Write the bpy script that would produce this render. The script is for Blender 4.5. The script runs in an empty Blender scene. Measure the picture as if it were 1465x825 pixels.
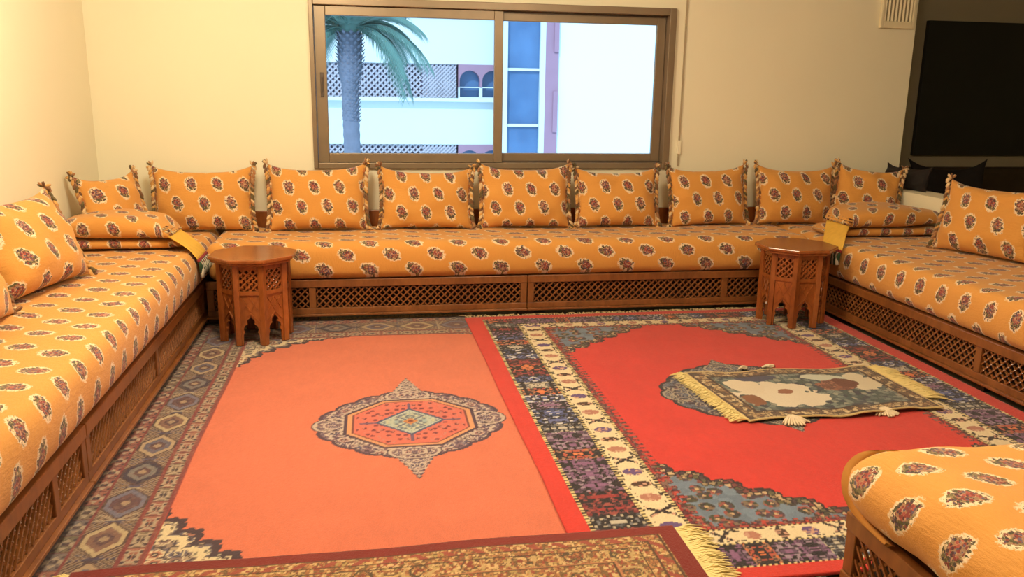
import bpy, bmesh, math, random
import numpy as np
from mathutils import Vector, Matrix, Euler
PI = math.pi
C = bpy.context.scene.collection
SC = bpy.context.scene

# ------------------------------------------------------------------ camera
cam_data = bpy.data.cameras.new('camera')
cam = bpy.data.objects.new('camera', cam_data)
C.objects.link(cam)
CAM_F, CAM_P, CAM_Y, CAM_R, CAM_H = 1194.04, .2311, .1729, .0153, 1.45
fw = Vector((math.sin(CAM_Y)*math.cos(CAM_P), math.cos(CAM_Y)*math.cos(CAM_P), -math.sin(CAM_P)))
rt = Vector((math.cos(CAM_Y), -math.sin(CAM_Y), 0))
up = rt.cross(fw)
rt2 = rt*math.cos(CAM_R) + up*math.sin(CAM_R)
up2 = -rt*math.sin(CAM_R) + up*math.cos(CAM_R)
cam.matrix_world = Matrix(((rt2.x, up2.x, -fw.x, 0), (rt2.y, up2.y, -fw.y, 0), (rt2.z, up2.z, -fw.z, CAM_H), (0, 0, 0, 1)))
cam_data.sensor_width = 36
cam_data.lens = 36*CAM_F/1465
cam_data.clip_end = 300
SC.camera = cam

# ------------------------------------------------------------------ sky, sun, room lamps, exposure
world = bpy.data.worlds.new('world'); SC.world = world
world.use_nodes = True
bg = world.node_tree.nodes['Background']
bg.inputs[0].default_value = (.50, .76, 1.0, 1)
bg.inputs[1].default_value = 2.0
def sun(energy, rot, col):
    d = bpy.data.lights.new('sun', 'SUN'); d.energy = energy; d.color = col; d.angle = .01
    o = bpy.data.objects.new('sun', d); C.objects.link(o); o.rotation_euler = rot
sun(2.6, (math.radians(48), 0, math.radians(-28)), (.86, .95, 1))
def lamp(name, loc, radius, power, col):
    d = bpy.data.lights.new(name, 'POINT'); d.shadow_soft_size = radius; d.energy = power; d.color = col
    o = bpy.data.objects.new(name, d); C.objects.link(o); o.location = loc
WARM = (1, .84, .58)
lamp('ceiling_lamp_light', (-.40, 3.45, 2.5), .2, 118, WARM)
lamp('ceiling_lamp_light', (1.45, 2.3, 2.5), .2, 84, WARM)
SC.view_settings.view_transform = 'Standard'
SC.view_settings.look = 'None'
SC.view_settings.gamma = 1
SC.view_settings.use_curve_mapping = False
SC.view_settings.exposure = 0.08

# ------------------------------------------------------------------ helpers
def tag(o, label=None, cat=None, group=None, kind=None):
    if label: o['label'] = label
    if cat: o['category'] = cat
    if group: o['group'] = group
    if kind: o['kind'] = kind
    return o
def empty(name, loc=(0, 0, 0), rz=0, label=None, cat=None, group=None, kind=None):
    o = bpy.data.objects.new(name, None); C.objects.link(o)
    o.location = loc; o.rotation_euler = (0, 0, rz); o.empty_display_size = .1
    return tag(o, label, cat, group, kind)
def link(name, me, parent=None, mat=None, smooth=False):
    o = bpy.data.objects.new(name, me); C.objects.link(o)
    if mat is not None and not me.materials: me.materials.append(mat)
    if smooth: me.polygons.foreach_set('use_smooth', [True]*len(me.polygons))
    if parent: o.parent = parent
    return o

class MB:
    def __init__(s): s.v = []; s.f = []; s.c = []; s.col = None
    def add(s, vs, fs):
        n = len(s.v); s.v += [tuple(p) for p in vs]; s.f += [tuple(i+n for i in f) for f in fs]
        s.c += [s.col or (1, 1, 1)]*len(vs)
    def box(s, x0, x1, y0, y1, z0, z1):
        s.add([(x0, y0, z0), (x1, y0, z0), (x1, y1, z0), (x0, y1, z0), (x0, y0, z1), (x1, y0, z1), (x1, y1, z1), (x0, y1, z1)],
              [(0, 3, 2, 1), (4, 5, 6, 7), (0, 1, 5, 4), (1, 2, 6, 5), (2, 3, 7, 6), (3, 0, 4, 7)])
    def bar(s, a, b, w, d, nrm):
        a = Vector(a); b = Vector(b); t = (b-a).normalized(); n = Vector(nrm).normalized(); q = t.cross(n)
        vs = []
        for p in (a, b):
            for i, j in ((-1, -1), (1, -1), (1, 1), (-1, 1)): vs.append(p+q*w/2*i+n*d/2*j)
        s.add(vs, [(0, 1, 2, 3), (7, 6, 5, 4), (0, 4, 5, 1), (1, 5, 6, 2), (2, 6, 7, 3), (3, 7, 4, 0)])
    def tube(s, pts, rad, n=6, cap=True):
        pts = [Vector(p) for p in pts]; vs = []; fs = []
        for i, p in enumerate(pts):
            t = (pts[min(i+1, len(pts)-1)]-pts[max(i-1, 0)]).normalized()
            a = t.orthogonal().normalized() if i == 0 else (a - t*a.dot(t)).normalized()
            b = t.cross(a); r = rad[i] if isinstance(rad, (list, tuple)) else rad
            for k in range(n): vs.append(p+(a*math.cos(2*PI*k/n)+b*math.sin(2*PI*k/n))*r)
        for i in range(len(pts)-1):
            for k in range(n):
                fs.append((i*n+k, i*n+(k+1) % n, (i+1)*n+(k+1) % n, (i+1)*n+k))
        if cap: fs += [tuple(range(n-1, -1, -1)), tuple(range((len(pts)-1)*n, len(pts)*n))]
        s.add(vs, fs)
    def prism(s, poly, fn, d0, d1):
        n = len(poly)
        s.add([fn(p[0], p[1], d0) for p in poly]+[fn(p[0], p[1], d1) for p in poly],
              [tuple(range(n-1, -1, -1)), tuple(range(n, 2*n))]+[(i, (i+1) % n, (i+1) % n+n, i+n) for i in range(n)])
    def blob(s, c, ax, ay, az, rings=3, n=6):
        c = Vector(c); vs = [c+az]; fs = []
        for i in range(1, rings+1):
            th = PI*i/(rings+1)
            for k in range(n):
                ph = 2*PI*k/n; vs.append(c+az*math.cos(th)+(ax*math.cos(ph)+ay*math.sin(ph))*math.sin(th))
        vs.append(c-az); L = len(vs)-1
        for k in range(n):
            fs.append((0, 1+k, 1+(k+1) % n)); fs.append((L, L-n+(k+1) % n, L-n+k))
            for i in range(rings-1): fs.append((1+i*n+k, 1+(i+1)*n+k, 1+(i+1)*n+(k+1) % n, 1+i*n+(k+1) % n))
        s.add(vs, fs)
    def mesh(s, name, fix=True, colors=False):
        me = bpy.data.meshes.new(name); me.from_pydata(s.v, [], s.f)
        if colors:
            at = me.color_attributes.new('col', 'FLOAT_COLOR', 'POINT')
            at.data.foreach_set('color', np.array([(*c, 1) for c in s.c], dtype=np.float32).ravel())
        if fix:
            bm = bmesh.new(); bm.from_mesh(me); bmesh.ops.recalc_face_normals(bm, faces=bm.faces); bm.to_mesh(me); bm.free()
        me.update(); return me
    def build(s, name, mat, parent=None, smooth=False, bevel=0, colors=False, kind=None):
        o = link(name, s.mesh(name, colors=colors), parent, mat, smooth)
        if bevel:
            m = o.modifiers.new('bevel', 'BEVEL'); m.width = bevel; m.segments = 2; m.limit_method = 'ANGLE'
        if kind: o['kind'] = kind
        return o

def h2(ix, iy, seed=0):
    a = (ix.astype(np.int64)*374761393+iy.astype(np.int64)*668265263+seed*1274126177) & 0xffffffff
    a = ((a ^ (a >> 13))*1274126177) & 0xffffffff
    a = ((a ^ (a >> 16))*2246822519) & 0xffffffff
    return ((a ^ (a >> 15)) & 0xffff)/65535.0
def vn(x, y, seed=0):
    x = np.asarray(x, float); y = np.asarray(y, float)
    ix = np.floor(x); iy = np.floor(y); fx = x-ix; fy = y-iy
    fx = fx*fx*(3-2*fx); fy = fy*fy*(3-2*fy)
    return ((h2(ix, iy, seed)*(1-fx)+h2(ix+1, iy, seed)*fx)*(1-fy)+(h2(ix, iy+1, seed)*(1-fx)+h2(ix+1, iy+1, seed)*fx)*fy)*2-1
def lin(c):
    return tuple(((v/255)/12.92 if v/255 <= .04045 else ((v/255+.055)/1.055)**2.4) for v in c)

# ------------------------------------------------------------------ node material helpers
class NT:
    def __init__(s, name):
        s.m = bpy.data.materials.new(name); s.m.use_nodes = True; s.t = s.m.node_tree
        s.b = s.t.nodes['Principled BSDF']
    def n(s, typ, **kw):
        n = s.t.nodes.new(typ)
        for k, v in kw.items(): setattr(n, k, v)
        return n
    def put(s, v, sock):
        if hasattr(v, 'links') or isinstance(v, bpy.types.NodeSocket): s.t.links.new(v, sock)
        else: sock.default_value = v
    def M(s, op, a, b=0.0, c=None, clamp=False):
        n = s.n('ShaderNodeMath', operation=op, use_clamp=clamp); s.put(a, n.inputs[0]); s.put(b, n.inputs[1])
        if c is not None: s.put(c, n.inputs[2])
        return n.outputs[0]
    def noise(s, vec, scale, detail=2, rough=.5):
        n = s.n('ShaderNodeTexNoise'); n.inputs['Scale'].default_value = scale; n.inputs['Detail'].default_value = detail
        n.inputs['Roughness'].default_value = rough
        if vec is not None: s.t.links.new(vec, n.inputs['Vector'])
        return n.outputs[0]
    def mix(s, f, a, b):
        n = s.n('ShaderNodeMix', data_type='RGBA'); s.put(f, n.inputs[0])
        s.put(a if not isinstance(a, tuple) else (*a, 1), n.inputs[6]); s.put(b if not isinstance(b, tuple) else (*b, 1), n.inputs[7])
        return n.outputs[2]
    def ramp(s, f, stops, const=False):
        n = s.n('ShaderNodeValToRGB'); cr = n.color_ramp
        if const: cr.interpolation = 'CONSTANT'
        while len(cr.elements) < len(stops): cr.elements.new(.5)
        for e, (p, c) in zip(cr.elements, stops): e.position = p; e.color = (*c, 1)
        s.put(f, n.inputs[0]); return n.outputs[0]
    def coord(s, kind='Object'): return s.n('ShaderNodeTexCoord').outputs[kind]
    def bump(s, h, strength, dist=.01):
        n = s.n('ShaderNodeBump'); n.inputs['Strength'].default_value = strength; n.inputs['Distance'].default_value = dist
        s.t.links.new(h, n.inputs['Height']); s.t.links.new(n.outputs[0], s.b.inputs['Normal'])
    def base(s, c): s.put(c if not isinstance(c, tuple) else (*c, 1), s.b.inputs['Base Color'])
    def rough(s, r): s.put(r, s.b.inputs['Roughness'])

def plain(name, col, rough=.6, var=.12, scale=6, bump=0, metal=0):
    t = NT(name); co = t.coord()
    nz = t.noise(co, scale, 4)
    t.base(t.mix(nz, tuple(c*(1-var) for c in col), tuple(min(1, c*(1+var)) for c in col)))
    t.rough(rough); t.b.inputs['Metallic'].default_value = metal
    if bump: t.bump(t.noise(co, scale*12, 3), bump, .004)
    return t.m
def wood(name, c0, c1, rough=.38, coat=.3):
    t = NT(name); co = t.coord()
    mp = t.n('ShaderNodeMapping'); mp.inputs['Scale'].default_value = (1.0, 1.0, .35); mp.inputs['Rotation'].default_value = (.1, .07, .2); t.t.links.new(co, mp.inputs[0])
    a = t.noise(mp.outputs[0], 7, 5, .6); b = t.noise(mp.outputs[0], 45, 3, .6)
    f = t.M('ADD', t.M('MULTIPLY', a, .65), t.M('MULTIPLY', b, .35))
    t.base(t.ramp(f, [(.32, c0), (.68, c1)])); t.rough(rough)
    t.b.inputs['Coat Weight'].default_value = coat; t.b.inputs['Coat Roughness'].default_value = .2
    t.bump(b, .06, .002)
    return t.m
WOOD = wood('warm_brown_wood', (.14, .047, .012), (.29, .105, .028))
WOOD_RED = wood('varnished_reddish_wood', (.17, .045, .010), (.38, .115, .026), .26, .5)
WOOD_DARK = wood('dark_brown_wood', (.035, .014, .006), (.07, .028, .012))
WALL = plain('cream_plaster', (.86, .81, .625), .7, .03, 2.2, .05)
CEIL = plain('ceiling_plaster', (.86, .82, .70), .8, .03, 2)
DIMWALL = plain('dimmed_plaster_far_room', (.50, .44, .31), .8, .04, 2)  # plaster colour darkened to paint in the dimness of the unlit far room
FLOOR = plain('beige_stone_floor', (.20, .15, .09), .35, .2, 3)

def fabric():
    t = NT('orange_floral_fabric'); uv = t.coord('UV')
    sp = t.n('ShaderNodeSeparateXYZ'); t.t.links.new(uv, sp.inputs[0]); U, V = sp.outputs[0], sp.outputs[1]
    A, B = .165, .255
    u = t.M('DIVIDE', U, A); v = t.M('DIVIDE', V, B)
    def loc(off):
        uu = t.M('ADD', u, off); vv = t.M('ADD', v, off)
        cu = t.M('ROUND', uu); cv = t.M('ROUND', vv)
        return t.M('MULTIPLY', t.M('SUBTRACT', uu, cu), A), t.M('MULTIPLY', t.M('SUBTRACT', vv, cv), B)
    ax, ay = loc(0.0); bx, by = loc(.5)
    def d2(x, y): return t.M('ADD', t.M('MULTIPLY', x, x), t.M('MULTIPLY', y, y))
    m = t.M('LESS_THAN', d2(ax, ay), d2(bx, by))
    def sel(a, b): return t.M('ADD', t.M('MULTIPLY', a, m), t.M('MULTIPLY', b, t.M('SUBTRACT', 1.0, m)))
    x = sel(ax, bx); y = sel(ay, by)
    # a slight lean of the sprig, then elliptic radius
    xs = t.M('ADD', x, t.M('MULTIPLY', y, .22))
    ex = t.M('DIVIDE', xs, .040); ey = t.M('DIVIDE', y, .056)
    r = t.M('SQRT', d2(ex, ey))
    jag = t.M('SUBTRACT', t.noise(uv, 150, 2, .7), .5)
    jag2 = t.M('SUBTRACT', t.noise(uv, 60, 1), .5)
    rh = t.M('ADD', t.M('ADD', r, t.M('MULTIPLY', jag, .55)), t.M('MULTIPLY', jag2, .5))
    halo = t.M('SUBTRACT', 1.0, t.M('MULTIPLY', t.M('SUBTRACT', rh, .88, clamp=True), 9.0, clamp=True), clamp=True)
    ri = t.M('ADD', r, t.M('MULTIPLY', jag2, .9))
    inner = t.M('LESS_THAN', t.M('ADD', ri, t.M('MULTIPLY', jag, .6)), .76)
    vo = t.n('ShaderNodeTexVoronoi'); vo.inputs['Scale'].default_value = 135; t.t.links.new(uv, vo.inputs['Vector'])
    rnd = t.n('ShaderNodeSeparateColor'); t.t.links.new(vo.outputs['Color'], rnd.inputs[0])
    rc = rnd.outputs[0]
    rose = t.ramp(rc, [(0, (.25, .035, .030)), (.24, (.38, .080, .058)), (.40, (.09, .030, .040)), (.62, (.50, .26, .18)), (.70, (.20, .045, .045)), (.82, (.12, .085, .13))], True)
    leaf = t.ramp(rc, [(0, (.085, .075, .028)), (.30, (.17, .14, .06)), (.48, (.055, .035, .03)), (.70, (.60, .44, .26)), (.78, (.22, .045, .035)), (.88, (.11, .06, .10))], True)
    centre = t.M('SQRT', d2(t.M('DIVIDE', xs, .026), t.M('DIVIDE', t.M('SUBTRACT', y, .008), .030)))
    isrose = t.M('LESS_THAN', t.M('ADD', centre, t.M('MULTIPLY', jag, .8)), .85)
    mot = t.mix(isrose, leaf, rose)
    edge = t.M('GREATER_THAN', vo.outputs['Distance'], .62)
    mot = t.mix(t.M('MULTIPLY', edge, .5), mot, (.50, .32, .16))
    big = t.noise(uv, 5, 3)
    ground = t.mix(big, (.56, .235, .042), (.65, .295, .058))
    weave = t.noise(uv, 420, 1)
    ground = t.mix(t.M('MULTIPLY', weave, .35), ground, (.86, .44, .10))
    c = t.mix(t.M('MULTIPLY', halo, .92), ground, (.80, .66, .47))
    c = t.mix(inner, c, mot)
    t.base(c); t.rough(.85)
    t.b.inputs['Sheen Weight'].default_value = .15
    mp = t.n('ShaderNodeMapping'); mp.inputs['Scale'].default_value = (38, 95, 1); t.t.links.new(uv, mp.inputs[0])
    q = t.noise(mp.outputs[0], 1.0, 2, .6)
    hgt = t.M('ADD', q, t.M('MULTIPLY', weave, .3))
    t.bump(hgt, .5, .006)
    return t.m
FAB = fabric()

def vcol(name, rough=.95, bump=.5, scale=260, sheen=.2):
    t = NT(name); a = t.n('ShaderNodeVertexColor', layer_name='col'); co = t.coord()
    nz = t.noise(co, scale, 2)
    t.base(t.mix(t.M('MULTIPLY', nz, .25), a.outputs[0], (.02, .01, .01)))
    t.rough(rough); t.b.inputs['Sheen Weight'].default_value = sheen
    t.bump(nz, bump, .004); return t.m
PILE = vcol('rug_wool_pile')
TRIM = vcol('braided_cotton_trim', .8, .3)
CREAM_FRINGE = plain('cream_fringe_yarn', (.66, .50, .28), .9, .2, 40)
YEL_FRINGE = plain('pale_yellow_fringe_yarn', (.74, .60, .27), .85, .15, 40)
YELLOW = plain('golden_yellow_cloth', (.72, .42, .06), .8, .15, 30, .3)

# ------------------------------------------------------------------ room shell
XL, XR, YW = -1.765, 4.10, 5.968
WX0, WX1, WZ0, WZ1 = -.361, 2.20, .915, 2.045
HT = 2.75
def struct(name, boxes, mat, bevel=0):
    m = MB()
    for b in boxes: m.box(*b)
    return tag(m.build(name, mat, bevel=bevel), kind='structure')
struct('floor', [(-2.1, 9.2, -1.6, 8.2, -.12, 0)], FLOOR)
struct('ceiling', [(-2.1, 9.2, -1.6, 8.2, HT, HT+.15)], CEIL)
T = .22
struct('wall_back', [(XL-.2, WX0, YW, YW+T, 0, HT), (WX1, XR, YW, YW+T, 0, HT), (WX0, WX1, YW, YW+T, 0, WZ0), (WX0, WX1, YW, YW+T, WZ1, HT)], WALL)
struct('wall_left', [(XL-.2, XL, -1.5, YW, 0, HT)], WALL)
struct('wall_front', [(XL-.2, 9.2, -1.6, -1.4, 0, HT)], WALL)
struct('wall_right', [(3.885, XR, 2.2, YW, 0, .78)], WALL)
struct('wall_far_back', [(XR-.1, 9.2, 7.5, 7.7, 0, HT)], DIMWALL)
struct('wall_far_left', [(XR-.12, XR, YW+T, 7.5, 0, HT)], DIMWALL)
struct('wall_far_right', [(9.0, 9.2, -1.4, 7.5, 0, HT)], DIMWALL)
struct('trim_1', [(XL, 3.885, YW-.035, YW, .50, .625)], WOOD_RED, .004)

# window
BRONZE = plain('bronze_anodised_aluminium', (.25, .185, .12), .38, .15, 9, 0, .35)
BRONZE_DK = plain('bronze_aluminium_track', (.11, .085, .07), .4, .1, 9, 0, .5)
GL = NT('window_glass'); GL.t.nodes.remove(GL.b)
_tr = GL.n('ShaderNodeBsdfTransparent'); _tr.inputs[0].default_value = (.93, .97, 1, 1)
_gl = GL.n('ShaderNodeBsdfGlossy'); _gl.inputs['Roughness'].default_value = .02
_fr = GL.n('ShaderNodeFresnel'); _fr.inputs[0].default_value = 1.3
_mx = GL.n('ShaderNodeMixShader'); GL.t.links.new(_fr.outputs[0], _mx.inputs[0]); GL.t.links.new(_tr.outputs[0], _mx.inputs[1]); GL.t.links.new(_gl.outputs[0], _mx.inputs[2])
GL.t.links.new(_mx.outputs[0], GL.t.nodes['Material Output'].inputs[0]); GLASS = GL.m
def rectframe(m, x0, x1, z0, z1, wl, wr, wb, wt, y0, y1):
    m.box(x0, x0+wl, y0, y1, z0, z1); m.box(x1-wr, x1, y0, y1, z0, z1)
    m.box(x0+wl, x1-wr, y0, y1, z0, z0+wb); m.box(x0+wl, x1-wr, y0, y1, z1-wt, z1)
win = empty('window_1', (0, 0, 0), kind='structure')
m = MB(); rectframe(m, WX0, WX1, WZ0, WZ1, .03, .05, .04, .05, YW-.03, YW+.12); m.build('frame', BRONZE, win, bevel=.004)
m = MB(); m.box(WX0+.03, WX1-.05, YW+.035, YW+.042, WZ1-.062, WZ1-.05); m.box(WX0+.03, WX1-.05, YW+.035, YW+.042, WZ0+.04, WZ0+.052); m.build('track', BRONZE_DK, win)
def sash(x0, x1, y, wl, wr):
    m = MB(); rectframe(m, x0, x1, WZ0+.042, WZ1-.052, wl, wr, .062, .062, y, y+.032)
    s = m.build('sash', BRONZE, win, bevel=.004)
    g = MB(); g.box(x0+wl-.005, x1-wr+.005, y+.013, y+.018, WZ0+.1, WZ1-.11); g.build('glass_pane', GLASS, s)
    return s
s1 = sash(WX0+.032, .955, YW, .075, .062)
s2 = sash(.90, WX1-.052, YW+.045, .055, .065)
m = MB(); m.box(WX0+.062, WX0+.084, YW-.012, YW, 1.40, 1.56); m.box(WX0+.068, WX0+.078, YW-.02, YW-.012, 1.43, 1.53); m.build('handle', BRONZE_DK, s1, bevel=.003)

# shutter cord and vent
m = MB(); m.box(2.272, 2.284, YW-.012, YW-.008, .93, 2.6); co_ = m.build('shutter_cord', plain('grey_brown_strap', (.42, .34, .22), .8))
tag(co_, 'thin brown shutter strap hanging down the wall right of the window', 'cord')
m = MB(); m.box(2.264, 2.292, YW-.022, YW, 1.02, 1.12); m.build('strap_holder', WALL, co_, bevel=.004)
CREAMP = plain('cream_painted_metal', (.80, .72, .50), .5, .04)
v_ = empty('wall_vent', (3.93, YW, 1.955), label='cream louvred grille high on the wall at its right end', cat='vent')
m = MB(); rectframe(m, -.14, .14, 0, .52, .022, .022, .05, .03, -.03, 0); m.build('frame', CREAMP, v_, bevel=.004)
m = MB(); m.box(-.12, .12, -.006, 0, .04, .49); m.build('backing', plain('vent_shadow_gap', (.42, .36, .24), .8), v_)
me = None
for i in range(8):
    if me is None:
        m = MB(); m.bar((0, -.016, .05), (0, -.016, .49), .014, .012, (.5, 1, 0)); me = m.mesh('slat')
    o = link('slat', me, v_, CREAMP); o.location = (-.105+.03*i, 0, 0)

# ------------------------------------------------------------------ far room
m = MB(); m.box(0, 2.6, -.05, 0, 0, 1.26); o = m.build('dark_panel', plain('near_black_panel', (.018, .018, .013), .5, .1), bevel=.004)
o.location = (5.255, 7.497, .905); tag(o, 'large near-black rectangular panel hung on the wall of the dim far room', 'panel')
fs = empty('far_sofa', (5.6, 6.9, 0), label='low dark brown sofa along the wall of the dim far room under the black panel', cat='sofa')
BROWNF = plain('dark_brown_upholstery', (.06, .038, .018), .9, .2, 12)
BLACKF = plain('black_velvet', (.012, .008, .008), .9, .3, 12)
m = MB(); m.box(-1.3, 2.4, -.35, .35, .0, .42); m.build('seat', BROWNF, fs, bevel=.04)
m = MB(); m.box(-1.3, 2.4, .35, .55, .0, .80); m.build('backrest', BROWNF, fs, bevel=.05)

# ------------------------------------------------------------------ cushions
def pillow_mesh(w, h, t, seed, concave=.07, ears=.03, uvo=(0, 0), nu=26, nv=18):
    rng = random.Random(seed); s1 = seed*13.7
    vs = []; uvs = []; fs = []
    idx = {}
    def P(u, v, side):
        eu, ev = abs(u), abs(v)
        X = w/2*u*(1-concave*.45*(1-v*v)*eu) + ears*.5*u*(eu*ev)**6
        Z = h/2*v*(1-concave*(1-u*u)*ev*(1.2 if v > 0 else .3)) + ears*v*(eu*ev)**5*(1 if v > 0 else .3)
        th = t/2*((1-eu**3.2)*(1-ev**3.2))**.55*(1-.16*v)
        wr = .014*vn(u*2.2+s1, v*2.2, seed)+.010*vn(u*5+s1, v*4, seed+1)
        wr += .007*math.sin((u*3+v*2)*2+s1)*ev
        k = min(1, th/(t/2)*2)
        Y = -side*(th + wr*k*(1 if side > 0 else .2))
        return (X, Y, Z)
    for side in (1, -1):
        for i in range(nu+1):
            for j in range(nv+1):
                u = math.sin((i/nu*2-1)*PI/2*.92)/math.sin(PI/2*.92); v = math.sin((j/nv*2-1)*PI/2*.92)/math.sin(PI/2*.92)
                bd = i in (0, nu) or j in (0, nv)
                key = (i, j, 0 if bd else side)
                if key not in idx: idx[key] = len(vs); p = P(u, v, side); vs.append(p); uvs.append((p[0]+uvo[0], p[2]+uvo[1]))
    for side in (1, -1):
        for i in range(nu):
            for j in range(nv):
                q = []
                for a, b in ((i, j), (i+1, j), (i+1, j+1), (i, j+1)):
                    bd = a in (0, nu) or b in (0, nv); q.append(idx[(a, b, 0 if bd else side)])
                fs.append(tuple(q if side > 0 else q[::-1]))
    me = bpy.data.meshes.new('cushion'); me.from_pydata(vs, [], fs)
    ul = me.uv_layers.new(name='UVMap'); li = np.zeros(len(me.loops), dtype=np.int32); me.loops.foreach_get('vertex_index', li)
    ul.data.foreach_set('uv', np.array(uvs, dtype=np.float32)[li].ravel())
    edgeL = [P(-1, -1+2*k/22, 1) for k in range(23)]; edgeR = [P(1, -1+2*k/22, 1) for k in range(23)]
    return me, edgeL, edgeR
PAL_TRIM = [(.50, .17, .035), (.68, .36, .10), (.80, .58, .32), (.20, .09, .035), (.42, .20, .08), (.13, .09, .03)]
def trim_mesh(edge, sgn, rng):
    m = MB(); n = len(edge)
    for k in range(n-1):
        a = Vector(edge[k]); b = Vector(edge[k+1]); d = (b-a).normalized()
        for c in range(2):
            out = Vector((sgn, 0, 0)); base = a.lerp(b, .5*c)+out*(-.004+.024*c)+Vector((0, rng.uniform(-.006, .006), 0))
            dirv = (d*(1 if c == 0 else -1)+out*.55).normalized(); side = dirv.cross(Vector((0, 1, 0)))
            m.col = rng.choice(PAL_TRIM[:5]) if c == 0 else rng.choice(PAL_TRIM[1:])
            m.blob(base+Vector((0, -.006*c, 0)), side*.0115, Vector((0, .011, 0)), dirv*.021, 3, 5)
    for end in (edge[0], edge[-1]):
        for q in range(9):
            dv = Vector((sgn*rng.uniform(-.3, 1), rng.uniform(-.8, .5), (1 if end is edge[-1] else -1)*rng.uniform(-.5, 1))).normalized()
            m.col = rng.choice(PAL_TRIM[1:]); s = dv.orthogonal().normalized()
            m.blob(Vector(end)+dv*.017, s*.008, dv.cross(s)*.008, dv*.02, 3, 5)
    return m
def cushion(label, loc, yaw, lean, w=.66, h=.40, t=.17, seed=1, uvo=(0, 0), name='cushion', mat=None, trims=True, group=None, roll=0, cat='cushion', kw={}):
    """loc is the middle of the bottom edge; local -Y faces out of the wall"""
    root = empty(name, loc, 0, label, cat, group)
    root.rotation_euler = Euler((0, 0, yaw))
    me, eL, eR = pillow_mesh(w, h, t, seed, uvo=uvo, **kw)
    rot = Matrix.Rotation(-lean, 4, 'X') @ Matrix.Rotation(roll, 4, 'Y') @ Matrix.Translation((0, 0, h/2))
    o = link('cover', me, root, mat or FAB, True); o.matrix_local = rot
    if trims:
        rng = random.Random(seed+50)
        for e, s in ((eL, -1), (eR, 1)):
            q = trim_mesh(e, s, rng).build('braided_trim', TRIM, root, True, colors=True); q.matrix_local = rot
    return root

MZ = .522          # top of the mattresses
GB = 'floral cushions along the long back sofa'
back = [
 (-1.065, .60, 'first cushion of the back sofa row from the left, beside the bare wall', 0, .00),
 (-.33, .62, 'back sofa cushion standing under the left corner of the window', -.01, .02),
 (.395, .60, 'third cushion of the back row, sagging under the left window pane', .02, -.02),
 (1.085, .60, 'back sofa cushion under the middle stile of the window', 0, .03),
 (1.755, .57, 'fifth cushion of the back row, below the right window pane', 0, .02),
 (2.445, .57, 'back sofa cushion just right of the window beneath the hanging strap', -.02, .01),
 (3.12, .57, 'rightmost of the seven cushions on the long back sofa, beside the corner cushion', .02, 0),
]
for i, (x, w, lab, rl, dz) in enumerate(back):
    u0 = (-.165*.1, .10, .01, .05, .02, .12, .03)[i]
    cushion('orange floral '+lab, (x, 5.70, MZ+.012), [.03, -.02, .02, -.03, .01, .05, -.02][i], math.radians([13, 12, 14, 12, 13, 12, 12][i]), w=w, h=[.395, .41, .39, .41, .385, .40, .40][i], t=.17, seed=10+i, uvo=(u0, [.03, .06, .1, .08, .05, .02, .0][i]), group=GB, roll=rl)
GC = 'floral cushions in the sofa corners'
cushion('orange floral cushion in the left corner behind the folded quilt, turned sideways', (-1.475, 5.38, MZ+.02), math.radians(55), math.radians(20), w=.40, h=.385, seed=31, uvo=(.05, .05), group=GC)
cushion('orange floral cushion in the right corner behind the folded quilt, at the wall end', (3.60, 5.60, MZ+.015), math.radians(-22), math.radians(14), w=.43, h=.41, seed=32, uvo=(.0, .04), group=GC, roll=.09)
GL_ = 'floral cushions on the left sofa'
cushion('large orange floral cushion leaning on the left wall, nearest the folded quilt', (-1.46, 4.08, MZ+.02), math.radians(77), math.radians(24), w=.62, h=.43, t=.22, seed=41, uvo=(.03, .07), group=GL_)
cushion('orange floral cushion cut by the left frame edge, in front of the large wall cushion', (-1.46, 3.30, MZ+.02), math.radians(88), math.radians(24), w=.62, h=.40, t=.2, seed=42, uvo=(.06, .02), group=GL_)
GR_ = 'floral cushions on the right sofa'
cushion('big orange floral cushion leaning on the low wall of the right sofa, beside the quilt', (3.63, 4.40, MZ+.015), math.radians(-70), math.radians(15), w=.60, h=.41, t=.19, seed=51, uvo=(.06, .03), group=GR_)
cushion('orange floral cushion at the right frame edge, mostly behind its neighbour', (3.66, 3.62, MZ+.015), math.radians(-86), math.radians(16), w=.62, h=.42, t=.18, seed=52, uvo=(.0, .03), group=GR_)
GD = 'dark cushions beyond the low wall'
cushion('small black cushion lying on top of the low wall at the wall end', (3.985, 5.72, .782), math.radians(-80), math.radians(12), w=.42, h=.16, t=.10, seed=61, mat=BLACKF, trims=False, group=GD, name='black_cushion')
cushion('black cushion with pointed ears on the far room sofa below the panel', (4.98, 6.48, .45), math.radians(-8), math.radians(14), w=.66, h=.46, t=.2, seed=62, mat=BLACKF, trims=False, group=GD, name='black_cushion', kw=dict(concave=.2, ears=.05))
cushion('dark cushion on the far room sofa next to the wall end', (4.45, 6.35, .45), math.radians(10), math.radians(14), w=.5, h=.38, t=.2, seed=63, mat=BLACKF, trims=False, group=GD, name='black_cushion')

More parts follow.
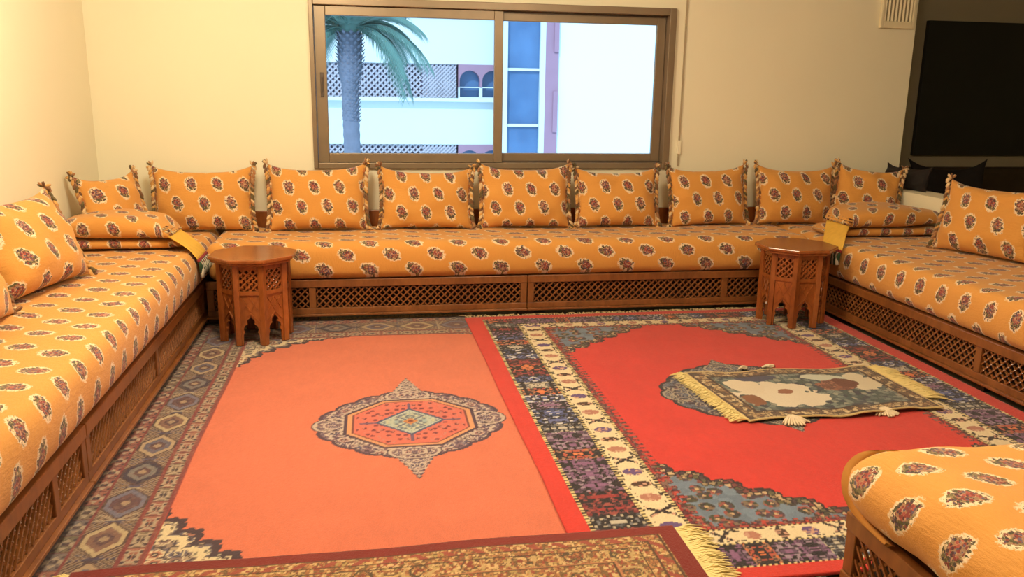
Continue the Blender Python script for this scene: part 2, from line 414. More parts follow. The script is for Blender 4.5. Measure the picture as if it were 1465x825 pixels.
# ------------------------------------------------------------------ mattresses
def axis_lines(h, r, step, nr=4):
    inner = max(2, int(2*(h-r)/step)); a = [-h+r*(1-math.cos(PI/2*k/nr)) for k in range(nr)]
    return a+[-(h-r)+2*(h-r)*k/inner for k in range(inner+1)]+[-v for v in a[::-1]]
def mattress(name, x0, x1, y0, y1, z0, z1, r=.055, step=.05, label=None, seed=0, parent=None, cat='mattress', group=None, bulge=.012, sag=.006):
    hx, hy, hz = (x1-x0)/2, (y1-y0)/2, (z1-z0)/2
    ax, ay, az = axis_lines(hx, r, step), axis_lines(hy, r, step), axis_lines(hz, r, .04)
    L = (ax, ay, az); H = (hx, hy, hz); N = [len(a)-1 for a in L]
    idx = {}; P = []
    def V(i, j, k):
        if (i, j, k) not in idx: idx[(i, j, k)] = len(P); P.append((ax[i], ay[j], az[k]))
        return idx[(i, j, k)]
    F = []
    for d in range(3):
        a, b = [(1, 2), (2, 0), (0, 1)][d]
        for s in (0, 1):
            for p in range(N[a]):
                for q in range(N[b]):
                    c = []
                    for (pp, qq) in ((p, q), (p+1, q), (p+1, q+1), (p, q+1)):
                        t_ = [0, 0, 0]; t_[d] = N[d]*s; t_[a] = pp; t_[b] = qq; c.append(V(*t_))
                    F.append(tuple(c if s else c[::-1]))
    P = np.array(P); inner = np.clip(P, [-hx+r, -hy+r, -hz+r], [hx-r, hy-r, hz-r])
    D = P-inner; ln = np.linalg.norm(D, axis=1, keepdims=True); Nn = D/np.maximum(ln, 1e-9)
    Q = inner+Nn*r
    W = Q+np.array([(x0+x1)/2, (y0+y1)/2, (z0+z1)/2])
    dsp = sag*vn(W[:, 0]*3.1+W[:, 2]*5, W[:, 1]*3.1, seed)+.4*sag*vn(W[:, 0]*9, W[:, 1]*9+W[:, 2]*9, seed+3)
    side = (1-(Q[:, 2]/hz)**2)*bulge*(1-np.abs(Nn[:, 2]))
    horiz = Nn.copy(); horiz[:, 2] = 0
    topm = (W[:, 2] > z0+.03)
    Q2 = Q+Nn*(dsp*topm)[:, None]+horiz*side[:, None]
    me = bpy.data.meshes.new(name); me.from_pydata([tuple(p) for p in Q2], [], F)
    sx, sy = np.sign(Nn[:, 0]), np.sign(Nn[:, 1]); dz = hz-Q[:, 2]
    isx = np.abs(Nn[:, 0]) >= np.abs(Nn[:, 1])
    u = W[:, 1]+np.where(isx, 0, sy*dz); v = W[:, 0]+np.where(isx, sx*dz, 0)
    uv = (np.stack([u, v], 1)*.915).astype(np.float32)
    ul = me.uv_layers.new(name='UVMap'); li = np.zeros(len(me.loops), dtype=np.int32); me.loops.foreach_get('vertex_index', li)
    ul.data.foreach_set('uv', uv[li].ravel())
    o = link(name, me, parent, FAB, True); o.location = ((x0+x1)/2, (y0+y1)/2, (z0+z1)/2)
    if label: tag(o, label, cat, group)
    return o
GM = 'floral covered sofa mattresses'
mattress('sofa_mattress', -.975, 2.992, 5.215, 5.90, .288, .522, label='long orange floral mattress of the back sofa under the window', seed=1, group=GM)
mattress('sofa_mattress', -1.742, -.995, .55, 5.92, .288, .522, label='orange floral mattress of the sofa along the left wall', seed=2, group=GM)
mattress('sofa_mattress', 3.012, 3.862, 2.35, 5.92, .288, .522, label='orange floral mattress of the right sofa against the low wall', seed=3, group=GM)
mattress('sofa_mattress', 1.335, 2.98, 1.02, 1.985, .288, .515, r=.085, step=.04, label='orange floral mattress cut off at the bottom right corner, nearest the viewer', seed=4, bulge=.03, sag=.014, group=GM)

HEM = plain('orange_cloth_hem', (.56, .25, .05), .85, .12, 30, .2)
near = [o for o in bpy.data.objects if o.name.startswith('sofa_mattress')][-1]
outer = [(1.40, 1.93, .505), (1.345, 1.975, .488), (1.318, 2.0, .44), (1.308, 2.0, .39), (1.312, 1.985, .34), (1.318, 1.93, .308), (1.326, 1.8, .297)]
innr = [(1.44, 1.90, .503), (1.40, 1.92, .485), (1.375, 1.94, .44), (1.36, 1.93, .39), (1.35, 1.92, .34), (1.345, 1.88, .312), (1.345, 1.78, .302)]
def resample(P, n):
    P = np.array(P); t = np.linspace(0, len(P)-1, n); Q = np.stack([np.interp(t, range(len(P)), P[:, k]) for k in range(3)], 1)
    for _ in range(3): Q[1:-1] = (Q[:-2]+2*Q[1:-1]+Q[2:])/4
    return Q
O, I = resample(outer, 26), resample(innr, 26); m = MB(); vs = []
for a, b in zip(O, I):
    mid = (a+b)/2+np.array([-.006, .008, .004]); back = b-(a-b)*-.0
    vs += [tuple(b), tuple(mid), tuple(a), tuple(a+np.array([.006, -.004, -.004])), tuple(mid+np.array([.010, -.010, -.004]))]
m.add(vs, [(q*5+k, q*5+(k+1) % 5, (q+1)*5+(k+1) % 5, (q+1)*5+k) for q in range(25) for k in range(5)])
hm = m.build('cover_hem', HEM, near, True); hm.matrix_local = Matrix.Translation(-near.location)
# ------------------------------------------------------------------ sofa bases
def lattice(m, x0, x1, z0, z1, y, pitch, w, d, fn=None):
    """diagonal bars in two layers clipped to the panel, small beads on the crossings"""
    f = fn or (lambda a, b, c: (a, c, b))
    wd, ht = x1-x0, z1-z0
    for sg, yy in ((1, y), (-1, y+d*.7)):
        k = -ht
        while k < wd+ht:
            pts = []
            for (zz) in (z0, z1):
                pts.append([x0+k+(zz-z0)*sg+(0 if sg > 0 else ht*0), zz])
            (xa, za), (xb, zb) = pts
            # clip in x
            def clip(xa, za, xb, zb):
                if xa > xb: xa, za, xb, zb = xb, zb, xa, za
                if xb <= x0+.001 or xa >= x1-.001: return None
                sl = (zb-za)/(xb-xa)
                if xa < x0: za += sl*(x0-xa); xa = x0
                if xb > x1: zb += sl*(x1-xb); xb = x1
                return xa, za, xb, zb
            c = clip(xa, za, xb, zb)
            if c and abs(c[2]-c[0]) > .004:
                n = Vector(f(0, 0, 1))-Vector(f(0, 0, 0))
                m.bar(f(c[0], c[1], yy), f(c[2], c[3], yy), w, d, n)
            k += pitch
    X, Y_, Z = [Vector(f(*t))-Vector(f(0, 0, 0)) for t in ((1, 0, 0), (0, 0, 1), (0, 1, 0))]
    nx, nz = int(wd/(pitch/2)), int(ht/(pitch/2))
    for i in range(1, nx):
        for j in range(1, nz):
            if (i+j) % 2 == 0:
                m.blob(f(x0+i*pitch/2, z0+j*pitch/2, y-.002), X*w*.8, Z*w*.8, Y_*w*.7, 1, 4)
BZ0, BZ1 = .05, .285
def base_unit(loc, rz, L, splits, label, depth=.68, end_left=False, group='carved wooden lattice benches under the sofas'):
    """local x along the front, local y towards the wall; splits are post centres"""
    r = empty('lattice_bench', loc, rz, label, 'bench', group)
    m = MB(); m.box(.0, L, -.012, .03, BZ1-.05, BZ1); m.build('top_rail', WOOD, r, bevel=.004)
    m = MB(); m.box(.0, L, -.004, .03, BZ0+.014, BZ0+.05); m.box(0, L, -.022, .03, BZ0, BZ0+.014); m.build('bottom_rail', WOOD, r, bevel=.003)
    px = [.022]+list(splits)+[L-.022]
    for p in px:
        m = MB(); m.box(p-.021, p+.021, -.006, .028, BZ0+.05, BZ1-.05); m.build('post', WOOD, r, bevel=.003)
    for p in px:
        m = MB(); m.box(p-.03, p+.03, .03, .09, .0, BZ0+.02); m.build('foot', WOOD_DARK, r, bevel=.003)
    for a, b in zip(px[:-1], px[1:]):
        m = MB(); lattice(m, a+.021, b-.021, BZ0+.05, BZ1-.05, .006, .044, .0085, .008)
        m.build('lattice', WOOD, r, kind='stuff')
    m = MB(); m.box(0.002, L-.002, .03, depth, BZ1-.02, BZ1-.001); m.build('deck_board', WOOD_DARK, r)
    m = MB(); m.box(0.002, L-.002, .13, .145, BZ0, BZ1-.02); m.build('shade_backing', SHADE_BOARD, r)  # near-black sheet painting the shade seen through the lattice holes
    if end_left:
        m = MB(); m.box(-.012, .02, .0, depth, BZ1-.05, BZ1); m.box(-.012, .02, 0, depth, BZ0, BZ0+.05); m.box(-.006, .02, 0, .045, BZ0+.05, BZ1-.05); m.box(-.006, .02, depth-.045, depth, BZ0+.05, BZ1-.05)
        m.build('end_frame', WOOD, r, bevel=.003)
        m = MB(); lattice(m, .045, depth-.045, BZ0+.05, BZ1-.05, .003, .044, .0085, .008, fn=lambda a, b, c: (c, a, b)); m.build('end_lattice', WOOD, r, kind='stuff')
        m = MB(); m.box(.09, .105, .03, depth, BZ0, BZ1-.02); m.build('end_shade_backing', SHADE_BOARD, r)
    return r
SHADE_BOARD = plain('painted_shade_board', (.02, .010, .006), .8)  # near-black colour stands in for shade inside the hollow benches
xB0, xB1, yB = -1.0155, 3.0309, 5.2484
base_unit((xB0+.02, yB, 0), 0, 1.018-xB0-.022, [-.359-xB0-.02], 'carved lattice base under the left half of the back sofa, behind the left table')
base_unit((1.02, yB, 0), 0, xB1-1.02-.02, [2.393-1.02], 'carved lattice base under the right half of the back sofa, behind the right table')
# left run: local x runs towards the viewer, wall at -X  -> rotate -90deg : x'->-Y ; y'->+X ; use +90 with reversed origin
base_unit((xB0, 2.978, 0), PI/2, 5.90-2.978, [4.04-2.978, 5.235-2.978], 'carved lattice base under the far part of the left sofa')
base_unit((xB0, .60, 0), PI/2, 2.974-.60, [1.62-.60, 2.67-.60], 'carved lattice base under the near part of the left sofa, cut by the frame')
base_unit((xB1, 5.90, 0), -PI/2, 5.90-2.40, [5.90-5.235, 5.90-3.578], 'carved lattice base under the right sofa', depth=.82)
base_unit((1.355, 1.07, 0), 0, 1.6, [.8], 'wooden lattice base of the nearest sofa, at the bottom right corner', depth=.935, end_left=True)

# ------------------------------------------------------------------ rugs
def cells(x, y, s, seed):
    gx, gy = x/s, y/s; ix, iy = np.floor(gx), np.floor(gy)
    F1 = np.full(x.shape, 9.); F2 = np.full(x.shape, 9.); idv = np.zeros(x.shape)
    for dx in (-1, 0, 1):
        for dy in (-1, 0, 1):
            cx, cy = ix+dx, iy+dy
            d = (cx+.15+.7*h2(cx, cy, seed)-gx)**2+(cy+.15+.7*h2(cx, cy, seed+7)-gy)**2
            l = d < F1; F2 = np.where(l, F1, np.minimum(F2, d)); idv = np.where(l, h2(cx, cy, seed+13), idv); F1 = np.where(l, d, F1)
    return np.sqrt(F1), np.sqrt(F2), idv
def pick(idv, pal):
    P = np.array([lin(p) for p in pal]); return P[np.clip((idv*len(pal)).astype(int), 0, len(pal)-1)]
def setc(c, m, col): c[m] = np.array(lin(col)) if isinstance(col, tuple) else col[m]
def busy(x, y, s, pal, line, seed, lw=.14):
    f1, f2, idv = cells(x, y, s, seed); c = pick(idv, pal); setc(c, (f2-f1) < lw, line); return c
def rugmesh(name, x0, x1, y0, y1, sx, sy, colfn, z, warp=None, wave=.003, th=.008, parent=None, mat=None):
    nx, ny = int(round((x1-x0)/sx)), int(round((y1-y0)/sy))
    gx, gy = np.meshgrid(np.linspace(x0, x1, nx+1), np.linspace(y0, y1, ny+1), indexing='ij')
    col = colfn(gx, gy)
    zz = z+wave*(vn(gx*3, gy*3, 5)+.5*vn(gx*8, gy*8, 6))*.5+.0008*h2(gx*1000, gy*1000, 3)
    X, Y = gx.copy(), gy.copy()
    if warp: X, Y, zz = warp(X, Y, zz)
    V = np.stack([X, Y, zz], -1).reshape(-1, 3); cc = col.reshape(-1, 3)
    i = np.arange((nx+1)*(ny+1)).reshape(nx+1, ny+1)
    F = np.stack([i[:-1, :-1], i[1:, :-1], i[1:, 1:], i[:-1, 1:]], -1).reshape(-1, 4)
    loop = np.concatenate([i[:, 0], i[-1, 1:], i[-2::-1, -1], i[0, -2:0:-1]])
    bot = V[loop].copy(); bot[:, 2] -= th; n0 = len(V); k = len(loop); b = np.arange(k)+n0
    S = np.stack([loop, b, np.roll(b, -1), np.roll(loop, -1)], -1)
    V = np.concatenate([V, bot]); cc = np.concatenate([cc, cc[loop]*.8]); F = np.concatenate([F, S])
    me = bpy.data.meshes.new(name); me.vertices.add(len(V)); me.vertices.foreach_set('co', V.astype(np.float32).ravel())
    me.loops.add(F.size); me.loops.foreach_set('vertex_index', F.astype(np.int32).ravel())
    me.polygons.add(len(F)); me.polygons.foreach_set('loop_start', (np.arange(len(F))*4).astype(np.int32))
    try: me.polygons.foreach_set('loop_total', np.full(len(F), 4, dtype=np.int32))
    except Exception: pass
    me.update(calc_edges=True)
    at = me.color_attributes.new('col', 'FLOAT_COLOR', 'POINT')
    at.data.foreach_set('color', np.concatenate([cc, np.ones((len(cc), 1))], 1).astype(np.float32).ravel())
    return link(name, me, parent, mat or PILE, True)
def fringe(parent, a, b, n, length, direction, mat, z, seed, w=.004, name='fringe', curl=.4):
    rng = random.Random(seed); m = MB(); a = Vector(a); b = Vector(b); d = Vector(direction).normalized(); s = (b-a).normalized()
    for i in range(n):
        p = a.lerp(b, (i+rng.random()*.8)/n); l = length*rng.uniform(.55, 1.1); ang = rng.uniform(-curl, curl)
        q1 = p+d*l*.5+s*l*ang*.5; q2 = p+d*l+s*l*(ang+rng.uniform(-.6, .6)*curl)
        m.tube([(p.x, p.y, z), (q1.x, q1.y, z+rng.uniform(.002, .009)), (q2.x, q2.y, z-.004+rng.uniform(0, .003))], [w*.5, w*.6, w*.25], 4)
    return m.build(name, mat, parent, kind='stuff')

PK = ((200, 150, 110), (150, 125, 110), (110, 62, 60), (92, 90, 118), (178, 120, 92), (128, 126, 98), (205, 178, 140))
def rosettes(x, y, s, seed, base, pal, ring, bg):
    f1, f2, idv = cells(x, y, s, seed); g1, g2, gid = cells(x, y, s*.30, seed+1)
    c = pick(gid, bg); setc(c, gid > .86, ring); setc(c, gid < .10, base)
    pc = pick(idv, pal); m = f1 < .40; c[m] = pc[m]
    w = .05*np.sin(idv*40+8*np.arctan2(y/s-np.floor(y/s)-.5, x/s-np.floor(x/s)-.5))
    setc(c, np.abs(f1-.36+w) < .05, ring); setc(c, f1 < .17, base); setc(c, f1 < .08, ring)
    setc(c, (f2-f1) < .05, base)
    return c
def medallion(c, X, Y, hx, hy, pend, pal, line, base, seed, field, inner=True, bg=None):
    th = np.arctan2(Y/hy, X/hx); r = np.sqrt((X/hx)**2+(Y/hy)**2)
    R = .92+.05*np.abs(np.cos(th*9))**.6+.03*np.cos(th*4)
    ins = r < R; rim = np.abs(r-R) < .022
    ax, ay = np.abs(X), np.abs(Y)
    w = .095*(1-(ay-hy*.86)/(pend-hy*.86)); stp = .010*np.floor((ay*100) % 4)/3
    pen = (ay > hy*.85) & (ay < pend) & (ax < w-stp*.5)
    b = rosettes(ax, ay, .062, seed, base, pal, line, bg or pal)
    c[ins | pen] = b[ins | pen]; setc(c, rim | (pen & (np.abs(ax-w+stp*.5) < .006)), base)
    setc(c, pen & (np.sin(ay*240+ax*120) > .55), line)
    for q in (((ax-hx*.80)/.085)**2+(Y/.075)**2, (ax/.10)**2+((ay-hy*.84)/.066)**2):
        q1 = q < 1.15; bb = rosettes(ax, ay, .04, seed+5, base, pal, line, bg or pal); c[q1] = bb[q1]
        setc(c, (q < 1.15) & (q > .88), line); setc(c, (q < 1.32) & (q > 1.15), base); setc(c, (q < .30) & (q > .2), line)
    if inner:
        o = np.maximum(np.maximum(ax/(hx*.63), ay/(hy*.66)), (ax/(hx*.63)+ay/(hy*.66))/1.42)
        setc(c, (o < 1.16) & (ax+ay*1.1 > hx*.72) & (np.sin((ax-ay)*160) > 0), line)
        setc(c, o < 1.1, base); setc(c, o < 1.04, (206, 146, 104)); setc(c, o < .97, (120, 60, 60)); setc(c, o < .94, field)
        d = ax/(hx*.34)+ay/(hy*.36)
        f1, f2, idv = cells(ax, ay, .045, seed+4); spk = (o < .9) & (f1 < .24) & (d > 1.1); setc(c, spk, (120, 44, 58))
        f1, f2, idv = cells(ax, ay, .022, seed+8); spk = (o < .9) & (f1 < .25) & (idv > .6) & (d > 1.1); setc(c, spk, (190, 120, 110))
        setc(c, (o < .94) & ((ax < .006) | (ay < .006)) & (d < 1.6), (110, 80, 110))
        setc(c, d < 1.12, (70, 78, 115)); setc(c, d < .98, (180, 186, 176)); b2 = busy(ax, ay, .018, ((176, 182, 172), (150, 168, 172), (190, 184, 158), (104, 112, 128)), (150, 160, 152), seed+9)
        setc(c, d < .9, b2); setc(c, (d < .9) & (np.abs(ax/(hx*.34)-ay/(hy*.36)) < .05), (90, 95, 120)); setc(c, d < .26, (190, 124, 74)); setc(c, d < .12, (120, 50, 40))
    return c
# pink rug: centre (.165, 3.52)
PX0, PX1, PY0, PY1 = -1.035, 1.365, 1.76, 5.285
def pinkcol(x, y):
    X, Y = x-.165, y-3.52; ax, ay = np.abs(X), np.abs(Y)
    dx, dy = 1.2-ax, (PY1-PY0)/2-ay; dy = dy*.32/.40
    d = np.minimum(dx, dy); sidex = dx < dy; t = np.where(sidex, Y, X); 
    n1 = vn(x*9, y*9, 1)*.5+vn(x*60, y*25, 2)*.5
    fld = np.array(lin((208, 110, 82)))
    c = fld[None, None, :]*(1+.07*n1[..., None])
    # spandrels
    p, q = .875-ax, 1.36-ay
    ex = np.where(Y > 0, .60, .95); sz = np.where(Y > 0, .60, .62)
    sp = (np.clip(p, 0, 9)/sz)**ex+(np.clip(q, 0, 9)/(sz*1.05))**ex
    sc = .92+.09*np.abs(np.sin((p-q)*21))+.03*np.abs(np.sin((p-q)*63))
    sp = np.where((Y > 0) & (q > .5), 9, sp); spn = sp < sc; b = rosettes(ax, ay, .068, 21, (62, 50, 62), ((140, 112, 104), (104, 96, 112), (170, 112, 92), (120, 112, 96)), (206, 190, 160), ((120, 104, 104), (146, 126, 112), (98, 90, 106), (170, 150, 124)))
    setc(c, spn, b); setc(c, spn & (sp > sc-.08), (66, 48, 60))
    setc(c, spn & (np.abs(sp-sc+.17) < .035) , (214, 196, 160))
    # borders
    bd = d < .32; setc(c, bd, (120, 70, 62))
    tt = t/.25; cell = np.floor(tt); lt = (tt-cell-.5)*.25
    tl = busy(np.abs(lt)*1.0, d, .020, ((112, 84, 58), (128, 92, 72), (92, 66, 60), (150, 112, 84)), (90, 62, 52), 31, .1)
    m = (d > .08) & (d < .235); setc(c, m, tl)
    w = np.abs(d-.1575)
    hexa = np.maximum(np.abs(lt)/.075, (np.abs(lt)+w*1.15)/.105)
    hexa = np.maximum((np.abs(lt)*.9+w)/.098, w/.066)
    k = (cell % 4).astype(int)
    hc = np.array([lin(p) for p in ((226, 204, 150), (128, 132, 150), (44, 46, 74), (212, 186, 140))])[k]
    hi = np.array([lin(p) for p in ((150, 110, 90), (112, 76, 82), (140, 140, 130), (112, 112, 128))])[k]
    setc(c, m & (hexa < 1.12), (84, 60, 58)); 
    mm = m & (hexa < 1.0); c[mm] = hc[mm]; mm = m & (hexa < .72); c[mm] = hi[mm]
    setc(c, m & (hexa < .42), (96, 62, 70)); setc(c, m & (hexa < .2), (196, 170, 130))
    star = m & (np.abs(lt) > .083) & ((np.abs(np.abs(lt)-.125+0*w) < .006+0*w) | (np.abs((.125-np.abs(lt))*1.4-w) < .009)); 
    mm = star; c[mm] = np.array([lin(p) for p in ((70, 74, 110), (206, 190, 150), (90, 92, 120), (60, 54, 70))])[k][mm]
    ray = m & (hexa > 1.12) & (np.sin((np.abs(lt)+w)*330) > .35) & (w > .02); setc(c, ray, (190, 168, 132))
    for (d0, d1, s) in ((.018, .072, 0), (.245, .305, 5)):
        m = (d > d0) & (d < d1); u = t/.105; ce = np.floor(u); l2 = np.abs((u-ce-.5)*.105); w2 = np.abs(d-(d0+d1)/2)
        base = pick(h2(ce, ce*0+s+np.sign(X)*3+7, 3), ((148, 132, 100), (186, 112, 88), (132, 124, 116), (176, 100, 84), (128, 122, 90)))
        mm = m; c[mm] = base[mm]
        f1, f2, idv = cells(l2*1.0, w2, .013, 40+s); 
        setc(c, m & (l2 < .046) & (idv > .66), (62, 46, 60)); setc(c, m & (l2 < .046) & (idv < .22), (206, 186, 150)); setc(c, m & (l2 > .048), (120, 60, 60))
    setc(c, (np.abs(d-.312) < .009), (150, 60, 56)); setc(c, (np.abs(d-.240) < .006) | (np.abs(d-.076) < .005), (150, 52, 52))
    setc(c, d < .016, (96, 82, 84))
    ov = busy(x*1.0, y*1.0, .0125, ((120, 96, 88), (150, 128, 104), (92, 76, 84), (140, 100, 84)), (100, 78, 70), 47); mk = (d < .32)[..., None]*.34; c = (c*(1-mk)+ov*mk)*np.where((d < .32)[..., None], np.array([.80, .80, .92])[None, None, :], 1.0)
    medallion(c, X-.0, Y, .42, .385, .59, ((128, 92, 106), (104, 86, 112), (150, 104, 104), (92, 82, 112), (136, 116, 112)), (188, 170, 158), (74, 50, 70), 60, (206, 104, 90), bg=((112, 84, 104), (128, 98, 108), (98, 78, 100), (150, 122, 118)))
    return c*(1+.10*(h2(x*997, y*997, 8)-.5))[..., None]
rp = empty('patterned_rug', (0, 0, 0), label='faded salmon pink rug with a small medallion and grey hexagon border, on the left', cat='rug')
def warp_pink(X, Y, Z):
    return X+.006*vn(Y*2.1, X*0, 3), Y+.006*vn(X*2.3, Y*0, 4), Z
rugmesh('pile', PX0, PX1, PY0, PY1, .005, .0075, pinkcol, .011, warp_pink, parent=rp)
fringe(rp, (PX0, PY1, 0), (.66, PY1, 0), 330, .05, (0, 1, 0), CREAM_FRINGE, .012, 1)

# red rug: centre (1.83, 3.65)
RX0, RX1, RY0, RY1 = .615, 3.015, 2.10, 5.20
def redcol(x, y):
    X, Y = x-(RX0+RX1)/2, y-3.65; ax, ay = np.abs(X), np.abs(Y)
    dx, dy = 1.20-ax, (1.55-ay)*1.5; d = np.minimum(dx, dy); sidex = dx < dy
    t = np.where(sidex, Y, X*1.0)
    n1 = vn(x*7, y*7, 11)*.5+vn(x*50, y*20, 12)*.5
    c = np.array(lin((206, 46, 38)))[None, None, :]*(1+.08*n1[..., None])
    # spandrels, blue with scalloped dark edge
    p, q = .71-ax, 1.22-ay
    sp = np.clip(p, 0, 9)/.62+np.clip(q, 0, 9)/.50
    sc = .88+.11*np.abs(np.sin((p*.9-q)*17))+.03*np.abs(np.sin((p-q)*60))
    f1, f2, idv = cells(ax, ay, .045, 71)
    spn = sp < sc; b = pick(idv, ((108, 124, 146), (112, 130, 152), (100, 116, 138))); 
    g1, g2, gid = cells(ax, ay, .075, 73); g3, g4, gid2 = cells(ax, ay, .016, 74)
    setc(b, (g1 < .40), pick(gid2, ((74, 56, 74), (58, 52, 50), (150, 76, 70), (120, 100, 84), (62, 66, 52)))); setc(b, (g1 < .10), (190, 160, 120))
    setc(c, spn, b); 
    e = spn & (sp > sc-.17); eb = busy(ax, ay, .026, ((120, 60, 58), (92, 88, 62), (196, 168, 132), (70, 52, 62), (150, 130, 100)), (38, 26, 34), 75, .2); setc(c, e, eb)
    setc(c, spn & (sp > sc-.035), (48, 24, 30))
    # small serrated guard beside the field
    sr = (d < .485+.012*np.sign(np.sin(t*160))) & (d > .43); setc(c, sr, busy(t, d, .017, ((150, 40, 44), (92, 40, 52), (180, 60, 50), (120, 90, 84)), (80, 30, 36), 76))
    # light band
    m = (d > .31) & (d < .435); setc(c, m, (222, 204, 168))
    u = t/.105; ce = np.floor(u); l = (u-ce-.5)*.105; w = d-.372; k = (ce % 4).astype(int)
    ov = (l/.030)**2+(w/.040)**2+.25*vn(l*120, w*120, 77)
    pc = np.array([lin(v) for v in ((98, 72, 128), (40, 28, 36), (176, 118, 100), (74, 44, 34))])[k]
    shp = np.where(k == 1, (np.abs(np.abs(l)-np.abs(w)*.6) < .010) & (np.abs(w) < .045), np.where(k == 3, ((l/.022)**2+(w/.042)**2) < 1, ov < 1))
    mm = m & shp; c[mm] = pc[mm]
    g3, g4, gid2 = cells(t, w, .012, 78); setc(c, m & shp & (gid2 > .8), (196, 150, 130)); setc(c, m & ~shp & (np.abs(w) > .042) & (gid2 > .72), (60, 50, 46))
    # dark band
    m = (d > .105) & (d < .30); blk = np.floor(t/.092); hb = np.floor(h2(blk, blk*0, 79)*5).astype(int)
    wv = np.abs(d-.2025); tl = np.abs((t/.092-blk-.5)*.092)
    f1, f2, idv = cells(wv, tl+blk*7, .0155, 80)
    pals = (((206, 112, 60), (176, 80, 62), (150, 110, 90)), ((60, 72, 120), (198, 196, 200), (96, 100, 140)), ((122, 84, 124), (96, 70, 100), (150, 130, 150)), ((124, 34, 42), (92, 40, 50), (150, 70, 66)), ((112, 112, 118), (182, 170, 150), (80, 82, 92)))
    for j, pl in enumerate(pals):
        mm = m & (hb == j); cc = pick((idv*7.3) % 1, pl); c[mm] = cc[mm]
    setc(c, m & ((idv < .40) | (f2-f1 < .10)), (26, 20, 30))
    setc(c, m & (((wv/.05)**2+(tl/.012)**2) < 1) & (idv > .3), pick((hb/5.+.01), ((214, 120, 70), (96, 104, 160), (130, 88, 130), (150, 44, 48), (190, 180, 165))))
    # dashed guards and the plain red edge
    for d0, d1 in ((.092, .108), (.297, .312), (.43, .445)):
        m = (d > d0) & (d < d1); setc(c, m, (40, 28, 32)); setc(c, m & (np.sin(t*300) > 0), (216, 196, 140))
    mm = d < .092; c[mm] = (np.array(lin((204, 48, 38)))[None, None, :]*(1+.08*n1[..., None]))[mm]
    medallion(c, X-.04, Y, .46, .42, .51, ((92, 92, 110), (84, 66, 84), (110, 60, 66), (60, 56, 70)), (164, 152, 136), (40, 26, 38), 81, (180, 50, 40), inner=False, bg=((104, 110, 126), (92, 96, 116), (70, 60, 78)))
    return c*(1+.10*(h2(x*997, y*997, 9)-.5))[..., None]
rr = empty('patterned_rug', (0, 0, 0), label='bright red rug with a dark floral border, on the right under the small tapestry', cat='rug')
def warp_red(X, Y, Z):
    s = np.clip((.09-(X-RX0))/.09, 0, 1); sh = np.interp(Y, [2.1, 2.5, 2.9, 3.3, 4.2, 5.2], [.012, .012, .016, .008, .0, -.012])
    return X+s*sh+.004*vn(Y*2.1, X*0, 5), Y+.004*vn(X*3, Y*0, 9), Z
rugmesh('pile', RX0, RX1, RY0, RY1, .005, .0075, redcol, .023, warp_red, parent=rr, th=.010)
fringe(rr, (RX0, RY1, 0), (RX1, RY1, 0), 260, .05, (0, 1, 0), CREAM_FRINGE, .022, 2, curl=.8)

# near brown rug with wine red edge
NX0, NX1, NY0, NY1 = -.90, .985, 1.30, 2.425
def browncol(x, y):
    d = np.minimum(np.minimum(x-NX0, NX1-x), np.minimum((NY1-y)*1.35, (y-NY0)*1.35)); X = np.abs(x-.04); Y = np.abs(y-1.86)
    pal = ((176, 124, 78), (200, 166, 114), (150, 96, 60), (168, 142, 88), (116, 88, 56), (208, 174, 126), (150, 70, 52))
    c = busy(X, Y, .0105, pal, (104, 72, 46), 90, .08)
    u = np.hypot((X % .16)-.08, (Y % .12)-.06); u = u+.012*vn(X*60, Y*60, 93); setc(c, (np.abs(u-.042) < .004) & (d > .16), (186, 156, 108)); setc(c, (np.abs(u-.026) < .003) & (d > .16), (80, 66, 48)); setc(c, (u < .010) & (d > .16), (130, 60, 44))
    v = np.where(d == d, np.abs(((X+Y) % .09)-.045), 0)
    setc(c, (d > .075) & (d < .115) & (v < .013), (150, 70, 56)); setc(c, (np.abs(d-.07) < .004) | (np.abs(d-.12) < .004) | (np.abs(d-.16) < .003) | (np.abs(d-.262) < .003), (84, 58, 40)); setc(c, (np.abs(d-.255) < .004), (180, 120, 84))
    n1 = vn(x*9, y*9, 91); m = d < .062; c[m] = (np.array(lin((122, 30, 22)))[None, None, :]*(1+.08*n1[..., None]))[m]
    return c
rn = empty('patterned_rug', (0, 0, 0), label='brown densely patterned rug with a plain wine red edge, at the bottom of the picture', cat='rug')
def warp_n(X, Y, Z): return X, Y+.007*vn(X*3, X*0, 7)+.004*X, Z
rugmesh('pile', NX0, NX1, NY0, NY1, .004, .005, browncol, .036, warp_n, parent=rn, th=.012)
fringe(rn, (NX1+.0, NY1-.01, 0), (NX1+.0, NY0, 0), 620, .105, (1, -.05, 0), YEL_FRINGE, .030, 3, .006, curl=.22)
fringe(rn, (NX0-.0, NY1-.02, 0), (NX0-.0, NY0, 0), 420, .06, (-1, .2, 0), YEL_FRINGE, .030, 4, .006, curl=.25)

